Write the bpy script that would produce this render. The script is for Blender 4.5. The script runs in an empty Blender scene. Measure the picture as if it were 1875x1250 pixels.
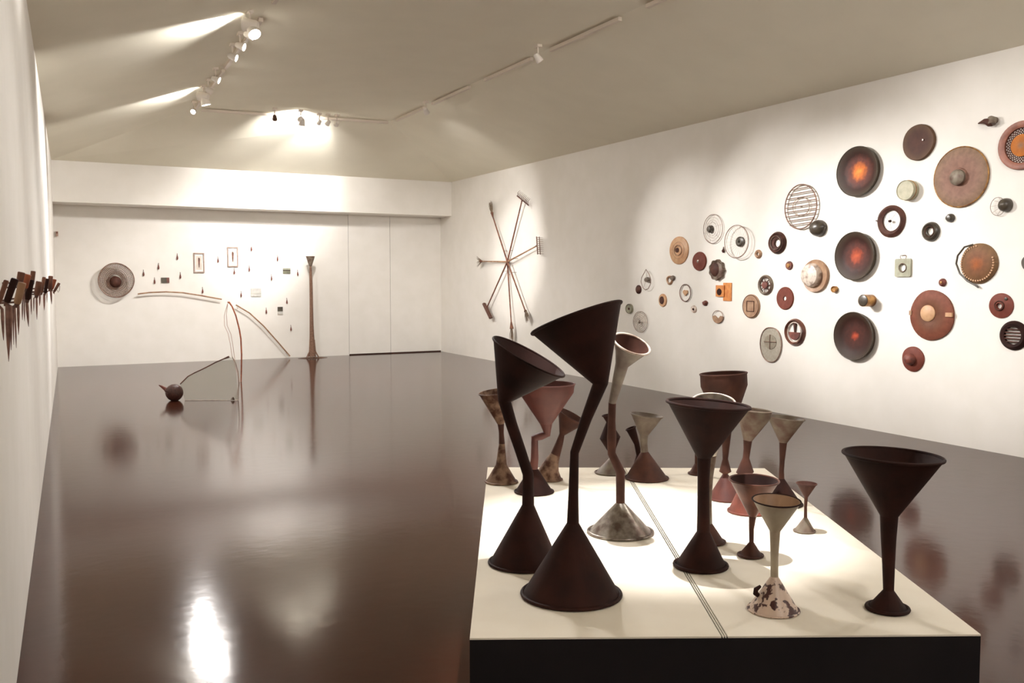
import bpy, bmesh, math, random
from mathutils import Vector, Matrix
random.seed(7)
S = bpy.context.scene
COL = S.collection
V = Vector
# ------------------------------------------------------------------ camera
FPX = 1760.0; CX = 937.5; CY = 625.0; HC = 1.6
YAW = math.radians(25.8); PIT = math.atan((625 - 511) / FPX)
CAM = V((0, 0, HC))
FW = V((math.sin(YAW)*math.cos(PIT), math.cos(YAW)*math.cos(PIT), -math.sin(PIT)))
RT = V((math.cos(YAW), -math.sin(YAW), 0))
UP = RT.cross(FW)
cd = bpy.data.cameras.new('camera'); cam = bpy.data.objects.new('camera', cd); COL.objects.link(cam)
cd.sensor_width = 36; cd.lens = FPX/1875*36; cd.clip_start = 0.02
cam.matrix_world = Matrix((( RT.x, UP.x, -FW.x, 0), (RT.y, UP.y, -FW.y, 0), (RT.z, UP.z, -FW.z, HC), (0, 0, 0, 1)))
S.camera = cam
def ray(x, y): return FW + RT*((x-CX)/FPX) + UP*((CY-y)/FPX)
def at_z(x, y, z=0.0):
    r = ray(x, y); return CAM + r*((z-HC)/r.z)
def at_depth(x, y, d): return CAM + ray(x, y)*d
def depth_of(p): return (p-CAM).dot(FW)
# ------------------------------------------------------------------ world, exposure
w = bpy.data.worlds.new('world'); S.world = w; w.use_nodes = True
w.node_tree.nodes['Background'].inputs[0].default_value = (1.0, 0.9, 0.78, 1)
w.node_tree.nodes['Background'].inputs[1].default_value = 0.02
S.view_settings.view_transform = 'Standard'; S.view_settings.look = 'None'
S.view_settings.gamma = 1; S.view_settings.use_curve_mapping = False
S.view_settings.exposure = 0.45
S.cycles.diffuse_bounces = 6; S.cycles.max_bounces = 8; S.cycles.glossy_bounces = 3
S.cycles.sample_clamp_indirect = 6
# ------------------------------------------------------------------ room measurements
XR = 7.86                                   # right wall plane
BL = V((0.144, 19.324, 0)); BR = V((7.86, 19.879, 0))      # back wall ends on the floor
LW0 = V((-0.152, 4.209, 0))
ldir = (BL-LW0).normalized()
YREAR = -5.0
LR = LW0 + ldir*((YREAR-LW0.y)/ldir.y)      # left wall at the rear
H = 3.67; HF = 4.4; HS = 2.95
class Frame:
    def __init__(s, o, u):
        s.o = V(o); s.u = V(u).normalized(); s.v = V((0, 0, 1)); s.w = s.u.cross(s.v)
    def hit(s, x, y, off=0.0):
        r = ray(x, y); p0 = s.o + s.w*off
        return CAM + r*((p0-CAM).dot(s.w)/r.dot(s.w))
    def mat(s, p):
        return Matrix(((s.u.x, s.v.x, s.w.x, p.x), (s.u.y, s.v.y, s.w.y, p.y), (s.u.z, s.v.z, s.w.z, p.z), (0, 0, 0, 1)))
    def loc(s, p, q):
        d = q-p; return V((d.dot(s.u), d.dot(s.v), d.dot(s.w)))
    def size(s, x, y, wd, h, off=0.0):
        a = s.hit(x-wd/2, y, off); b = s.hit(x+wd/2, y, off); c = s.hit(x, y-h/2, off); d = s.hit(x, y+h/2, off)
        return (b-a).length/2, (c-d).length/2
FR = Frame((XR, 0, 0), (0, -1, 0))
FB = Frame(BL, BR-BL)
FL = Frame(LW0, ldir)                        # w points into the room (+x)
# ------------------------------------------------------------------ track lamps plus unseen ones added to fill the room with light (track spots are built further down from this list)
#   px, py = where the lamp sits in the photo (z 4.2) or None + xyz; target; watts; cone deg; blend; visible lens radius
WARM = (1.0, 0.967, 0.945)
def fold_left(y):                            # the left ceiling fold as a line over the floor
    a = at_z(355, 200, HF); b = at_z(500, 0, HF); return a + (b-a)*((y-a.y)/(b.y-a.y))
def fold_right(y): return V((5.585, y, HF))
def low(p, z=4.2): return V((p.x, p.y, z))
R_ = FR.hit; B_ = FB.hit; L_ = FL.hit
def plane_hit(px, py, a, b, c):
    n = (b-a).cross(c-a); r = ray(px, py); return CAM + r*((a-CAM).dot(n)/r.dot(n))
def _lw(y): return V((LW0.x+ldir.x/ldir.y*(y-LW0.y), y, H))
def left_slope(px, py): return plane_hit(px, py, _lw(2), _lw(12), fold_left(10))
def back_slope(px, py): return plane_hit(px, py, V((0.2,18.9,H)), V((7.8,19.45,H)), V((4,16.57,HF)))
FILLW = 225  # watts of the wide fill light added under each flood
LAMPS = [
 # name-label, position, target, watts, cone, blend, radius, kind
 ('white flood lamp, nearer of the two large lit lamps on the left track', at_z(458,45,4.2), left_slope(395,40), 150, 95, .6, .068, 'flood'),
 ('white spotlight just below the nearer large flood lamp', at_z(456,64,4.2), R_(1750,440), 560, 30, .8, .045, 'spot'),
 ('white spotlight on the left track, second below the nearer flood lamp', at_z(440,84,4.2), R_(1580,500), 900, 30, .8, .045, 'spot'),
 ('white spotlight on the left track, third below the nearer flood lamp', at_z(426,104,4.2), R_(1440,470), 800, 30, .8, .045, 'spot'),
 ('white spotlight alone in the middle gap of the left track', at_z(395,145,4.2), R_(1270,500), 620, 30, .85, .045, 'spot'),
 ('small white spotlight right above the farther flood lamp', at_z(382,165,4.2), R_(948,470), 620, 23, .8, .045, 'spot'),
 ('white flood lamp, farther of the two large lit lamps on the left track', at_z(372,176,4.2), left_slope(325,172), 115, 95, .6, .068, 'flood'),
 ('white spotlight at the far corner where left and back tracks meet', at_z(355,203,4.2), L_(84,500), 800, 50, .8, .04, 'spot'),
 ('dark unlit spotlight hanging from the back track', at_z(503,215,4.2), B_(520,520), 0, 30, .8, .04, 'dark'),
 ('clear glass lamp on the back track washing the sloped ceiling', at_z(551,218,4.2), back_slope(530,244), 260, 80, .8, .05, 'flood'),
 ('small lit spotlight on the back track, first right of the glass lamp', at_z(585,224,4.2), B_(470,445), 430, 36, .9, .035, 'spot'),
 ('lit spotlight on the back track, second right of the glass lamp', at_z(601,225,4.2), B_(330,560), 240, 56, .9, .04, 'spot'),
 ('large lit spotlight, rightmost on the back track', at_z(617,226,4.2), B_(520,350), 300, 44, .9, .045, 'spot'),
 ('pale spotlight turned away on the far part of the right track', at_z(780,203,4.2), R_(890,480), 170, 70, .9, .045, 'pale'),
 ('pale unlit spotlight on the middle of the right track', at_z(985,106,4.2), R_(1300,600), 0, 30, .8, .045, 'pale'),
 ('spotlight on the left track above the white plinth', low(fold_left(3.1)), at_z(1190,968,.6), 620, 30, .7, .045, 'spot'),
 ('flood lamp on the left track above the dark floor', low(fold_left(7.3)), low(fold_left(7.3))+V((-1.2,-.4,-.02)), 130, 56, .7, .068, 'flood'),
 ('added unseen flood lamp on the right track beside the big discs', low(fold_right(3.2)), low(fold_right(3.2))+V((1.2,-.4,-.02)), 420, 56, .7, .068, 'flood'),  # unseen flood put in to bounce light off the right slope
 ('added unseen flood lamp on the right track behind the viewer', low(fold_right(-2)), low(fold_right(-2))+V((-.3,1.2,.2)), 700, 70, .7, .068, 'flood'),  # added out of view to lift the ceiling brightness
 ('added unseen flood lamp on the left track behind the viewer', low(fold_left(-2)), low(fold_left(-2))+V((.35,1.2,.2)), 700, 70, .7, .068, 'flood'),  # left twin, likewise added to brighten the ceiling
 ('spotlight on the left track near the bend towards the plinth', low(fold_left(6.2)), R_(1860,400), 330, 36, .8, .045, 'spot'),
 ('added unseen spotlight on the left track behind the viewer', low(fold_left(0.0)), V((7.86,1.0,1.9)), 700, 60, .9, .045, 'spot'),  # unseen spot added for general fill off the right wall
 ('added unseen spotlight on the left track lighting the rear wall', low(fold_left(-1.5)), V((3.5,-5,1.9)), 500, 60, .9, .045, 'spot'),  # unseen spot added so the rear wall bounces light forward
]
# ------------------------------------------------------------------ materials
MATS = {}
def srgb(c):
    f = lambda v: v/12.92 if v <= .04045 else ((v+.055)/1.055)**2.4
    return tuple(f(v/255) for v in c) + (1,)
def mat(name, c1, c2=None, scale=8, rough=.6, metal=0, bump=0, detail=6, split=(.35,.65), spec=.5, alpha=1, radial=None, noise_out=.15):
    if name in MATS: return MATS[name]
    m = bpy.data.materials.new(name); m.use_nodes = True; MATS[name] = m
    nt = m.node_tree; N = nt.nodes; L = nt.links; b = N['Principled BSDF']
    b.inputs['Roughness'].default_value = rough; b.inputs['Metallic'].default_value = metal
    b.inputs['Specular IOR Level'].default_value = spec; b.inputs['Alpha'].default_value = alpha
    tc = N.new('ShaderNodeTexCoord'); no = N.new('ShaderNodeTexNoise')
    no.inputs['Scale'].default_value = scale; no.inputs['Detail'].default_value = detail
    L.new(tc.outputs['Object'], no.inputs['Vector'])
    rp = N.new('ShaderNodeValToRGB'); rp.color_ramp.elements[0].position = split[0]; rp.color_ramp.elements[1].position = split[1]
    rp.color_ramp.elements[0].color = srgb(c1); rp.color_ramp.elements[1].color = srgb(c2 or c1)
    L.new(no.outputs['Fac'], rp.inputs['Fac']); out = rp.outputs['Color']
    if radial:      # list of (position, colour): rust rings round the centre of a round thing
        vm = N.new('ShaderNodeVectorMath'); vm.operation = 'SUBTRACT'; vm.inputs[1].default_value = (.5,.5,0)
        L.new(tc.outputs['Generated'], vm.inputs[0])
        mu = N.new('ShaderNodeVectorMath'); mu.operation = 'MULTIPLY'; mu.inputs[1].default_value = (2,2,0)
        L.new(vm.outputs[0], mu.inputs[0])
        le = N.new('ShaderNodeVectorMath'); le.operation = 'LENGTH'; L.new(mu.outputs[0], le.inputs[0])
        ad = N.new('ShaderNodeMath'); ad.operation = 'MULTIPLY_ADD'; ad.inputs[1].default_value = noise_out*2; 
        L.new(no.outputs['Fac'], ad.inputs[0]); L.new(le.outputs['Value'], ad.inputs[2])
        su = N.new('ShaderNodeMath'); su.operation = 'SUBTRACT'; su.inputs[1].default_value = noise_out; L.new(ad.outputs[0], su.inputs[0])
        r2 = N.new('ShaderNodeValToRGB'); cr = r2.color_ramp
        while len(cr.elements) < len(radial): cr.elements.new(.5)
        for e, (p, c) in zip(cr.elements, radial): e.position = p; e.color = srgb(c)
        L.new(su.outputs[0], r2.inputs['Fac'])
        mx = N.new('ShaderNodeMix'); mx.data_type = 'RGBA'; mx.blend_type = 'MULTIPLY'; mx.inputs[0].default_value = .6
        L.new(r2.outputs['Color'], mx.inputs[6]); L.new(out, mx.inputs[7]); out = mx.outputs[2]
    L.new(out, b.inputs['Base Color'])
    if bump:
        bp = N.new('ShaderNodeBump'); bp.inputs['Strength'].default_value = bump; bp.inputs['Distance'].default_value = .01
        L.new(no.outputs['Fac'], bp.inputs['Height']); L.new(bp.outputs[0], b.inputs['Normal'])
    return m
def emis(name, c, s):
    m = bpy.data.materials.new(name); m.use_nodes = True; b = m.node_tree.nodes['Principled BSDF']
    b.inputs['Base Color'].default_value = c+(1,); b.inputs['Emission Color'].default_value = c+(1,); b.inputs['Emission Strength'].default_value = s
    return m
M_wall = mat('white_wall_paint', (236,232,225), (232,228,220), 3, .85, spec=.25)
M_ceil = mat('warm_grey_ceiling_paint', (240,235,217), (237,232,214), 2, .9, spec=.15)
M_gap = mat('dark_gap', (70,45,35), rough=.9)
M_track = mat('track_paint', (222,210,195), rough=.5)
M_lampw = mat('white_enamel_lamp', (235,228,218), rough=.4)
M_lampd = mat('brown_lamp_metal', (90,60,45), rough=.5)
M_lens = emis('lit_lens', (1.0,.95,.88), 22)
M_lensoff = mat('frosted_lens', (225,220,212), rough=.3)
M_dark = mat('dark_rusted_tin', (50,23,16), (34,15,11), 9, .7, .0, .15, spec=.18)
M_brown = mat('brown_rusted_tin', (86,53,42), (62,36,29), 12, .65, 0, .2, spec=.25)
M_red = mat('red_brown_painted_tin', (100,52,43), (78,38,33), 10, .55, 0, .1)
M_grey = mat('weathered_galvanised_tin', (122,111,97), (92,76,66), 14, .55, .1, .1)
M_galv = mat('mottled_zinc', (165,158,148), (104,88,80), 26, .28, .75, .15)
M_galvd = mat('dull_zinc_with_rust', (128,118,102), (92,66,54), 16, .55, .1, .15)
M_ename = mat('chipped_tan_enamel', (142,114,94), (80,50,38), 22, .55, 0, .1, split=(.42,.6), spec=.25)
M_speck = mat('chipped_white_enamel', (204,180,162), (66,28,22), 42, .35, 0, .1, split=(.53,.57))
M_speckt = mat('cream_enamel', (172,160,138), (150,134,114), 10, .4, 0, .05)
M_copper = mat('worn_copper_brown', (122,78,62), (78,46,37), 12, .4, .3, .1)
M_rustr = mat('rust_with_red', (124,64,50), (84,42,34), 18, .6, 0, .15)
M_tan = mat('tan_tin', (203,163,124), (186,140,102), 14, .5, 0, .05)
M_tand = mat('tan_brown_tin', (176,142,112), (148,112,86), 14, .5, 0, .05)
M_wire = mat('thin_grey_brown_wire', (150,120,104), (120,96,84), 20, .5, .3)
M_wirel = mat('pale_wire', (196,182,168), (170,152,140), 20, .5, .2)
M_wired = mat('dark_brown_wire', (112,76,62), (84,56,48), 20, .5, .2)
M_olive = mat('dark_olive_enamel', (78,70,58), (60,52,44), 18, .35, 0, .05)
M_pale = mat('pale_green_lid_paint', (176,170,144), (156,152,126), 16, .5)
M_sage = mat('sage_tin', (164,164,142), (142,140,118), 14, .5)
M_orange = mat('orange_rust_plate', (214,142,70), (190,112,52), 20, .6)
M_brass = mat('aged_brass', (190,142,80), (120,80,52), 20, .35, .4)
M_white = mat('white_worn_enamel', (224,210,196), (150,126,110), 16, .4, split=(.45,.66))
M_wood = mat('weathered_handle_wood', (130,84,62), (86,50,38), 12, .7)
M_woodl = mat('pale_handle_wood', (170,136,104), (138,100,74), 10, .7)
M_woodo = mat('orange_brown_handle_wood', (178,98,60), (128,66,44), 14, .6)
M_straw = mat('straw_bristle', (140,122,102), (108,90,74), 30, .8)
M_black = mat('black_painted_board', (24,19,20), (18,14,16), 6, .6, spec=.25)
M_plinth = mat('plinth_white_board', (240,232,216), (236,227,210), 6, .7, spec=.2)
# floor
def floor_mat():
    m = bpy.data.materials.new('polished_brown_concrete'); m.use_nodes = True; N = m.node_tree.nodes; L = m.node_tree.links; b = N['Principled BSDF']
    tc = N.new('ShaderNodeTexCoord')
    n1 = N.new('ShaderNodeTexNoise'); n1.inputs['Scale'].default_value = .45; n1.inputs['Detail'].default_value = 5
    n2 = N.new('ShaderNodeTexNoise'); n2.inputs['Scale'].default_value = 9; n2.inputs['Detail'].default_value = 8
    for n in (n1, n2): L.new(tc.outputs['Object'], n.inputs['Vector'])
    rp = N.new('ShaderNodeValToRGB'); rp.color_ramp.elements[0].color = srgb((50,25,17)); rp.color_ramp.elements[1].color = srgb((66,35,23))
    rp.color_ramp.elements[0].position = .3; rp.color_ramp.elements[1].position = .7
    mx = N.new('ShaderNodeMath'); mx.operation = 'MULTIPLY_ADD'; mx.inputs[1].default_value = .3; L.new(n2.outputs['Fac'], mx.inputs[0]); 
    m3 = N.new('ShaderNodeMath'); m3.operation = 'MULTIPLY'; m3.inputs[1].default_value = .7; L.new(n1.outputs['Fac'], m3.inputs[0]); L.new(m3.outputs[0], mx.inputs[2])
    L.new(mx.outputs[0], rp.inputs['Fac']); L.new(rp.outputs['Color'], b.inputs['Base Color'])
    mr = N.new('ShaderNodeMapRange'); mr.inputs['To Min'].default_value = .085; mr.inputs['To Max'].default_value = .14
    L.new(mx.outputs[0], mr.inputs['Value']); L.new(mr.outputs[0], b.inputs['Roughness'])
    b.inputs['Specular IOR Level'].default_value = .13; b.inputs['Specular Tint'].default_value = (1,.9,.74,1)
    bp = N.new('ShaderNodeBump'); bp.inputs['Strength'].default_value = .05; bp.inputs['Distance'].default_value = .01
    L.new(n2.outputs['Fac'], bp.inputs['Height']); L.new(bp.outputs[0], b.inputs['Normal'])
    return m
M_floor = floor_mat()
# ------------------------------------------------------------------ mesh helpers
def tag(o, label=None, cat=None, group=None, kind=None):
    if label: o['label'] = label
    if cat: o['category'] = cat
    if group: o['group'] = group
    if kind: o['kind'] = kind
    return o
def empty(name, label, cat, group=None, matrix=None, loc=None):
    o = bpy.data.objects.new(name, None); COL.objects.link(o); o.empty_display_size = .05
    if matrix is not None: o.matrix_world = matrix
    if loc is not None: o.location = loc
    return tag(o, label, cat, group)
class Geo:
    def __init__(s): s.v = []; s.f = []
    def add(s, vs, fs):
        n = len(s.v); s.v += [V(p) for p in vs]; s.f += [tuple(i+n for i in f) for f in fs]; return s
    def rings(s, rings, closed_u=True, cap0=False, cap1=False, loop=False):
        n = len(rings[0]); vs = [p for r in rings for p in r]; fs = []
        m = len(rings)
        for i in range(m if loop else m-1):
            a = i*n; b = ((i+1) % m)*n
            for j in range(n):
                k = (j+1) % n
                fs.append((a+j, a+k, b+k, b+j))
        if cap0: fs.append(tuple(range(n-1, -1, -1)))
        if cap1: fs.append(tuple((m-1)*n+j for j in range(n)))
        return s.add(vs, fs)
    def tube(s, pts, r, seg=8, cap=True, loop=False):
        pts = [V(p) for p in pts]; m = len(pts)
        rs = r if isinstance(r, (list, tuple)) else [r]*m
        ref = None; rings = []
        for i, p in enumerate(pts):
            if loop: t = pts[(i+1) % m]-pts[i-1]
            else: t = (pts[min(i+1, m-1)]-pts[max(i-1, 0)])
            t = t.normalized() if t.length > 1e-9 else V((0,0,1))
            if ref is None:
                ref = V((0,0,1)) if abs(t.z) < .9 else V((1,0,0))
            a = (ref - t*ref.dot(t)).normalized(); ref = a; b = t.cross(a)
            rings.append([p + (a*math.cos(q) + b*math.sin(q))*rs[i] for q in (2*math.pi*k/seg for k in range(seg))])
        return s.rings(rings, cap0=cap and not loop, cap1=cap and not loop, loop=loop)
    def box(s, p0, p1):
        x0, y0, z0 = p0; x1, y1, z1 = p1
        return s.add([(x0,y0,z0),(x1,y0,z0),(x1,y1,z0),(x0,y1,z0),(x0,y0,z1),(x1,y0,z1),(x1,y1,z1),(x0,y1,z1)],
                     [(0,3,2,1),(4,5,6,7),(0,1,5,4),(1,2,6,5),(2,3,7,6),(3,0,4,7)])
    def bar(s, a, b, wd, ht, up=(0,0,1)):
        a = V(a); b = V(b); t = (b-a).normalized(); u = V(up); u = (u-t*u.dot(t)).normalized(); r = t.cross(u)
        c = []
        for p in (a, b):
            for (i, j) in ((-1,-1),(1,-1),(1,1),(-1,1)): c.append(p + r*(i*wd/2) + u*(j*ht/2))
        return s.add(c, [(0,3,2,1),(4,5,6,7),(0,1,5,4),(1,2,6,5),(2,3,7,6),(3,0,4,7)])
    def lathe(s, prof, a, b, seg=40, c=(0,0), wob=0, loop=False, ph=0, p=2.0):
        """profile of (radius fraction, z) about local z, elliptical radii a, b"""
        rings = []
        for (r, z) in prof:
            ring = []
            for k in range(seg):
                q = 2*math.pi*k/seg
                f = 1 + wob*math.sin(3*q+ph) + wob*.7*math.sin(5*q+ph*2)
                ring.append(V((c[0]+a*r*f*math.cos(q), c[1]+b*r*f*math.sin(q), z)))
            rings.append(ring)
        return s.rings(rings, loop=loop, cap0=(not loop), cap1=(not loop))
    def prism(s, poly, z0, z1):
        n = len(poly)
        vs = [(x,y,z0) for x,y in poly]+[(x,y,z1) for x,y in poly]
        fs = [tuple(range(n-1,-1,-1)), tuple(range(n,2*n))] + [(i,(i+1)%n,n+(i+1)%n,n+i) for i in range(n)]
        return s.add(vs, fs)
    def mesh(s, name, m, smooth=True, ang=.7):
        me = bpy.data.meshes.new(name); me.from_pydata([tuple(p) for p in s.v], [], s.f)
        bm = bmesh.new(); bm.from_mesh(me); bmesh.ops.recalc_face_normals(bm, faces=bm.faces); bm.to_mesh(me); bm.free()
        me.materials.append(m)
        if smooth: me.shade_smooth(); me.set_sharp_from_angle(angle=ang)
        return me
    def build(s, name, m, parent=None, label=None, smooth=True, ang=.7):
        o = bpy.data.objects.new(name, s.mesh(name, m, smooth, ang)); COL.objects.link(o)
        if parent is not None: o.parent = parent
        if label: o['label'] = label
        return o
def struct(name, g, m, parent=None, **k):
    o = g.build(name, m, parent, smooth=False)
    if parent is None: o['kind'] = 'structure'
    return o
# ------------------------------------------------------------------ the room
T = .12
g = Geo().box((-.6, YREAR-.2, -.1), (XR+.3, 20.4, 0)); struct('floor', g, M_floor)
g = Geo().box((XR, YREAR-.2, 0), (XR+T, 20.2, H+.0)); struct('wall_right', g, M_wall)
g = Geo(); a = LR+ldir*-.2; b = BL+ldir*.3; n = V((-ldir.y, ldir.x, 0))*T
g.add([a, b, b+n, a+n]+[p+V((0,0,H)) for p in (a, b, b+n, a+n)], [(0,3,2,1),(4,5,6,7),(0,1,5,4),(1,2,6,5),(2,3,7,6),(3,0,4,7)]); struct('wall_left', g, M_wall)
g = Geo().box((LR.x-.3, YREAR-T, 0), (XR+.2, YREAR, H)); struct('wall_rear', g, M_wall)
# back wall: dark backing with three boards whose joints stay open a few millimetres
wb = bpy.data.objects.new('wall_back', None); COL.objects.link(wb); wb.matrix_world = FB.mat(BL); tag(wb, kind='structure')
LB = (BR-BL).length; u1 = FB.loc(BL, FB.hit(639,560)).x; u2 = FB.loc(BL, FB.hit(715,560)).x
Geo().box((-.2, 0, -T-.02), (LB+.1, H, -.014)).build('backing', M_gap, wb, smooth=False)
Geo().box((-.2, 0, -.02), (u1-.004, H, 0)).build('wall_board', M_wall, wb, smooth=False)
Geo().box((u1+.004, .022, -.02), (u2-.004, H, 0)).build('wall_board', M_wall, wb, smooth=False)
Geo().box((u2+.004, .022, -.02), (LB, H, 0)).build('wall_board', M_wall, wb, smooth=False)
# dropped soffit
def soff_y(x): return BL.y + (x-BL.x)*(BR.y-BL.y)/(BR.x-BL.x) - .64
q = [(-.1, soff_y(-.1)), (XR, soff_y(XR)), (XR, soff_y(XR)+.64), (-.1, soff_y(-.1)+.64)]
struct('trim_1', Geo().prism(q, HS, H+.0), M_wall)
# ceiling: flat middle with sloping sides
fl_a = fold_left(16.65); fr_a = V((5.585, 16.5, HF))
fl_b = fold_left(YREAR+.0); fr_b = V((5.585, YREAR, HF))
def lwx(y): return LW0.x + ldir.x/ldir.y*(y-LW0.y)
cor = {'lb': V((lwx(YREAR)-.0, YREAR, H)), 'lt': V((lwx(soff_y(.1)), soff_y(.1), H)), 'rb': V((XR, YREAR, H)), 'rt': V((XR, soff_y(XR), H))}
def slab(name, pts, m, t=.1):
    n = len(pts); up = V((0,0,t)); g = Geo()
    g.add(pts+[p+up for p in pts], [tuple(range(n)), tuple(range(2*n-1, n-1, -1))]+[(i, n+i, n+(i+1)%n, (i+1)%n) for i in range(n)])
    return g.build(name, m, CE, smooth=False)
CE = bpy.data.objects.new('ceiling', None); COL.objects.link(CE); tag(CE, kind='structure')
slab('ceiling_panel', [fl_b, fr_b, fr_a, fl_a], M_ceil)
slab('ceiling_panel', [cor['lb'], fl_b, fl_a, cor['lt']], M_ceil)
slab('ceiling_panel', [fr_b, cor['rb'], cor['rt'], fr_a], M_ceil)
slab('ceiling_panel', [cor['lt'], fl_a, fr_a, cor['rt']], M_ceil)
struct('wall_rear_gable', Geo().prism([(0,0)], 0, 0) if False else Geo().add([cor['lb'], cor['rb'], fr_b, fl_b]+[p+V((0,-.1,0)) for p in (cor['lb'], cor['rb'], fr_b, fl_b)], [(0,1,2,3),(7,6,5,4),(0,4,5,1),(1,5,6,2),(2,6,7,3),(3,7,4,0)]), M_wall)
bpy.data.objects['wall_rear_gable'].name = 'trim_2'
# ------------------------------------------------------------------ lighting tracks and lamps
TZ = HF-.03
def track(label, segs):
    e = empty('lighting_track', label, 'track', 'lighting tracks along the ceiling folds', loc=segs[0][0])
    for a, b in segs:
        Geo().bar(a-segs[0][0], b-segs[0][0], .045, .04).build('track_rail', M_track, e, smooth=False)
    return e
zt = lambda x, y: at_z(x, y, TZ)
def on_right(x, y):
    p = at_z(x, y, TZ); return V((5.585, p.y, TZ))
def on_left(yy): p = fold_left(yy); return V((p.x, p.y, TZ))
track('broken white track along the right ceiling fold', [(on_right(722,220), on_right(772,197)), (on_right(790,190), on_right(857,159)), (on_right(884,146), on_right(968,107)), (on_right(1005,91), on_right(1127,33)), (on_right(1174,10), V((5.585, 4, TZ))), (V((5.585,3.4,TZ)), V((5.585,-4,TZ)))])
track('thin track along the left ceiling fold carrying the lit lamps', [(on_left(fl_a.y-.15), on_left(13.4)), (on_left(13.2), on_left(10.6)), (on_left(9.9), on_left(-4))])
track('thin track across the far end of the flat ceiling', [(V((fl_a.x+.1, fl_a.y-.02, TZ)), V((fr_a.x-.06, fr_a.y-.02, TZ)))])
def zmat(p, d):
    z = V(d).normalized(); x = V((0,0,1)).cross(z)
    x = x.normalized() if x.length > 1e-4 else V((1,0,0)); y = z.cross(x)
    return Matrix(((x.x,y.x,z.x,p.x),(x.y,y.y,z.y,p.y),(x.z,y.z,z.z,p.z),(0,0,0,1)))
for (label, p, tgt, watts, cone, blend, rad, kind) in LAMPS:
    fl = kind == 'flood'
    e = empty('flood_lamp' if fl else 'track_spotlight', label, 'lamp', 'lamps on the ceiling tracks', loc=V((p.x, p.y, TZ-.02)))
    d = (tgt-p).normalized(); rel = p-V((p.x, p.y, TZ-.02))
    Geo().box((-.03,-.05,-.03), (.03,.05,0)).build('adapter', M_track, e, smooth=False)
    Geo().tube([(0,0,-.03), rel], .009, 6).build('bracket', M_track, e)
    mb = M_lampd if kind == 'dark' else M_lampw
    h = Geo()
    L0 = rad*2.2
    prof = [(0,-L0*.55),(.5,-L0*.55),(.72,-L0*.4),(.8,-L0*.1),(1,L0*.4),(1,L0*.5),(.93,L0*.5),(.9,L0*.38),(0,L0*.3)]
    h.lathe(prof, rad, rad, 24)
    ho = h.build('lamp_housing', mb, e); M = zmat(rel, d); ho.matrix_local = M
    l = Geo().lathe([(0,L0*.34),(.88,L0*.41),(.88,L0*.44),(0,L0*.5)], rad, rad, 20).build('lens', M_lens if watts else M_lensoff, ho)
    if watts:
        ld = bpy.data.lights.new('spot_light', 'SPOT'); ld.energy = watts; ld.spot_size = math.radians(cone); ld.spot_blend = blend
        ld.color = WARM; ld.shadow_soft_size = .03 if not fl else .04
        lo = bpy.data.objects.new('spot_light', ld); COL.objects.link(lo)
        lo.matrix_world = zmat(p+d*(L0*.5+.02), -d)
        if fl:       # second, downward opening of the floods; its wide fill is added for the walls
            d2 = V((.25,0,-1)).normalized()
            if label.startswith('clear'): d2 = V((-.1,.25,-1)).normalized()
            if 5 < p.y < 12: d2 = V((.2,-.6,-.75)).normalized()
            ho2 = h.build('lamp_housing', mb, e); ho2.matrix_local = zmat(rel+V((.02,0,-.05)), d2)
            Geo().lathe([(0,L0*.34),(.88,L0*.41),(.88,L0*.44),(0,L0*.5)], rad, rad, 20).build('lens', M_lens, ho2)
            ld = bpy.data.lights.new('added_fill_light', 'SPOT'); ld.energy = FILLW*(.5 if p.y < 4 else 1.4 if label.startswith('clear') else 1.2); ld.spot_size = math.radians(135 if 5 < p.y < 12 else 165); ld.spot_blend = .6
            ld.color = WARM; ld.shadow_soft_size = .09
            lo = bpy.data.objects.new('added_fill_light', ld); COL.objects.link(lo); lo.matrix_world = zmat(p+V((.02,0,-.05))+d2*(L0*.5+.04), -d2)
# ------------------------------------------------------------------ plinth
ZP = .6
PC = [at_z(860,1168,ZP), at_z(1796,1161,ZP), at_z(1400,857,ZP), at_z(893,855,ZP)]
pl = empty('plinth', 'long low display plinth with black sides and white top under the funnels', 'plinth', loc=(PC[0].x, PC[0].y, 0))
o0 = V((PC[0].x, PC[0].y, 0)); pc = [(p-o0) for p in PC]
Geo().prism([(p.x, p.y) for p in pc], 0, ZP-.006).build('plinth_body', M_black, pl, smooth=False)
sf = (at_z(1322,1165,ZP)-PC[0]).length/(PC[1]-PC[0]).length; sb = (at_z(1157,884,ZP)-at_z(893,884,ZP)).length/(at_z(1436,884,ZP)-at_z(893,884,ZP)).length
mid = lambda f: (pc[0].lerp(pc[1], f), pc[3].lerp(pc[2], sb + (f-sf)))
def panel(f0, f1, name, ins=0.0):
    a0, b0 = (pc[0], pc[3]) if f0 is None else mid(f0); a1, b1 = (pc[1], pc[2]) if f1 is None else mid(f1)
    return Geo().prism([(a0.x,a0.y),(a1.x,a1.y),(b1.x,b1.y),(b0.x,b0.y)], ZP-.005, ZP).build(name, M_plinth, pl, smooth=False)
panel(None, sf-.0010, 'top_board'); panel(sf+.0022, sf+.0042, 'joint_strip'); panel(sf+.0072, sf+.0092, 'joint_strip'); panel(sf+.0122, None, 'top_board')
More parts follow.
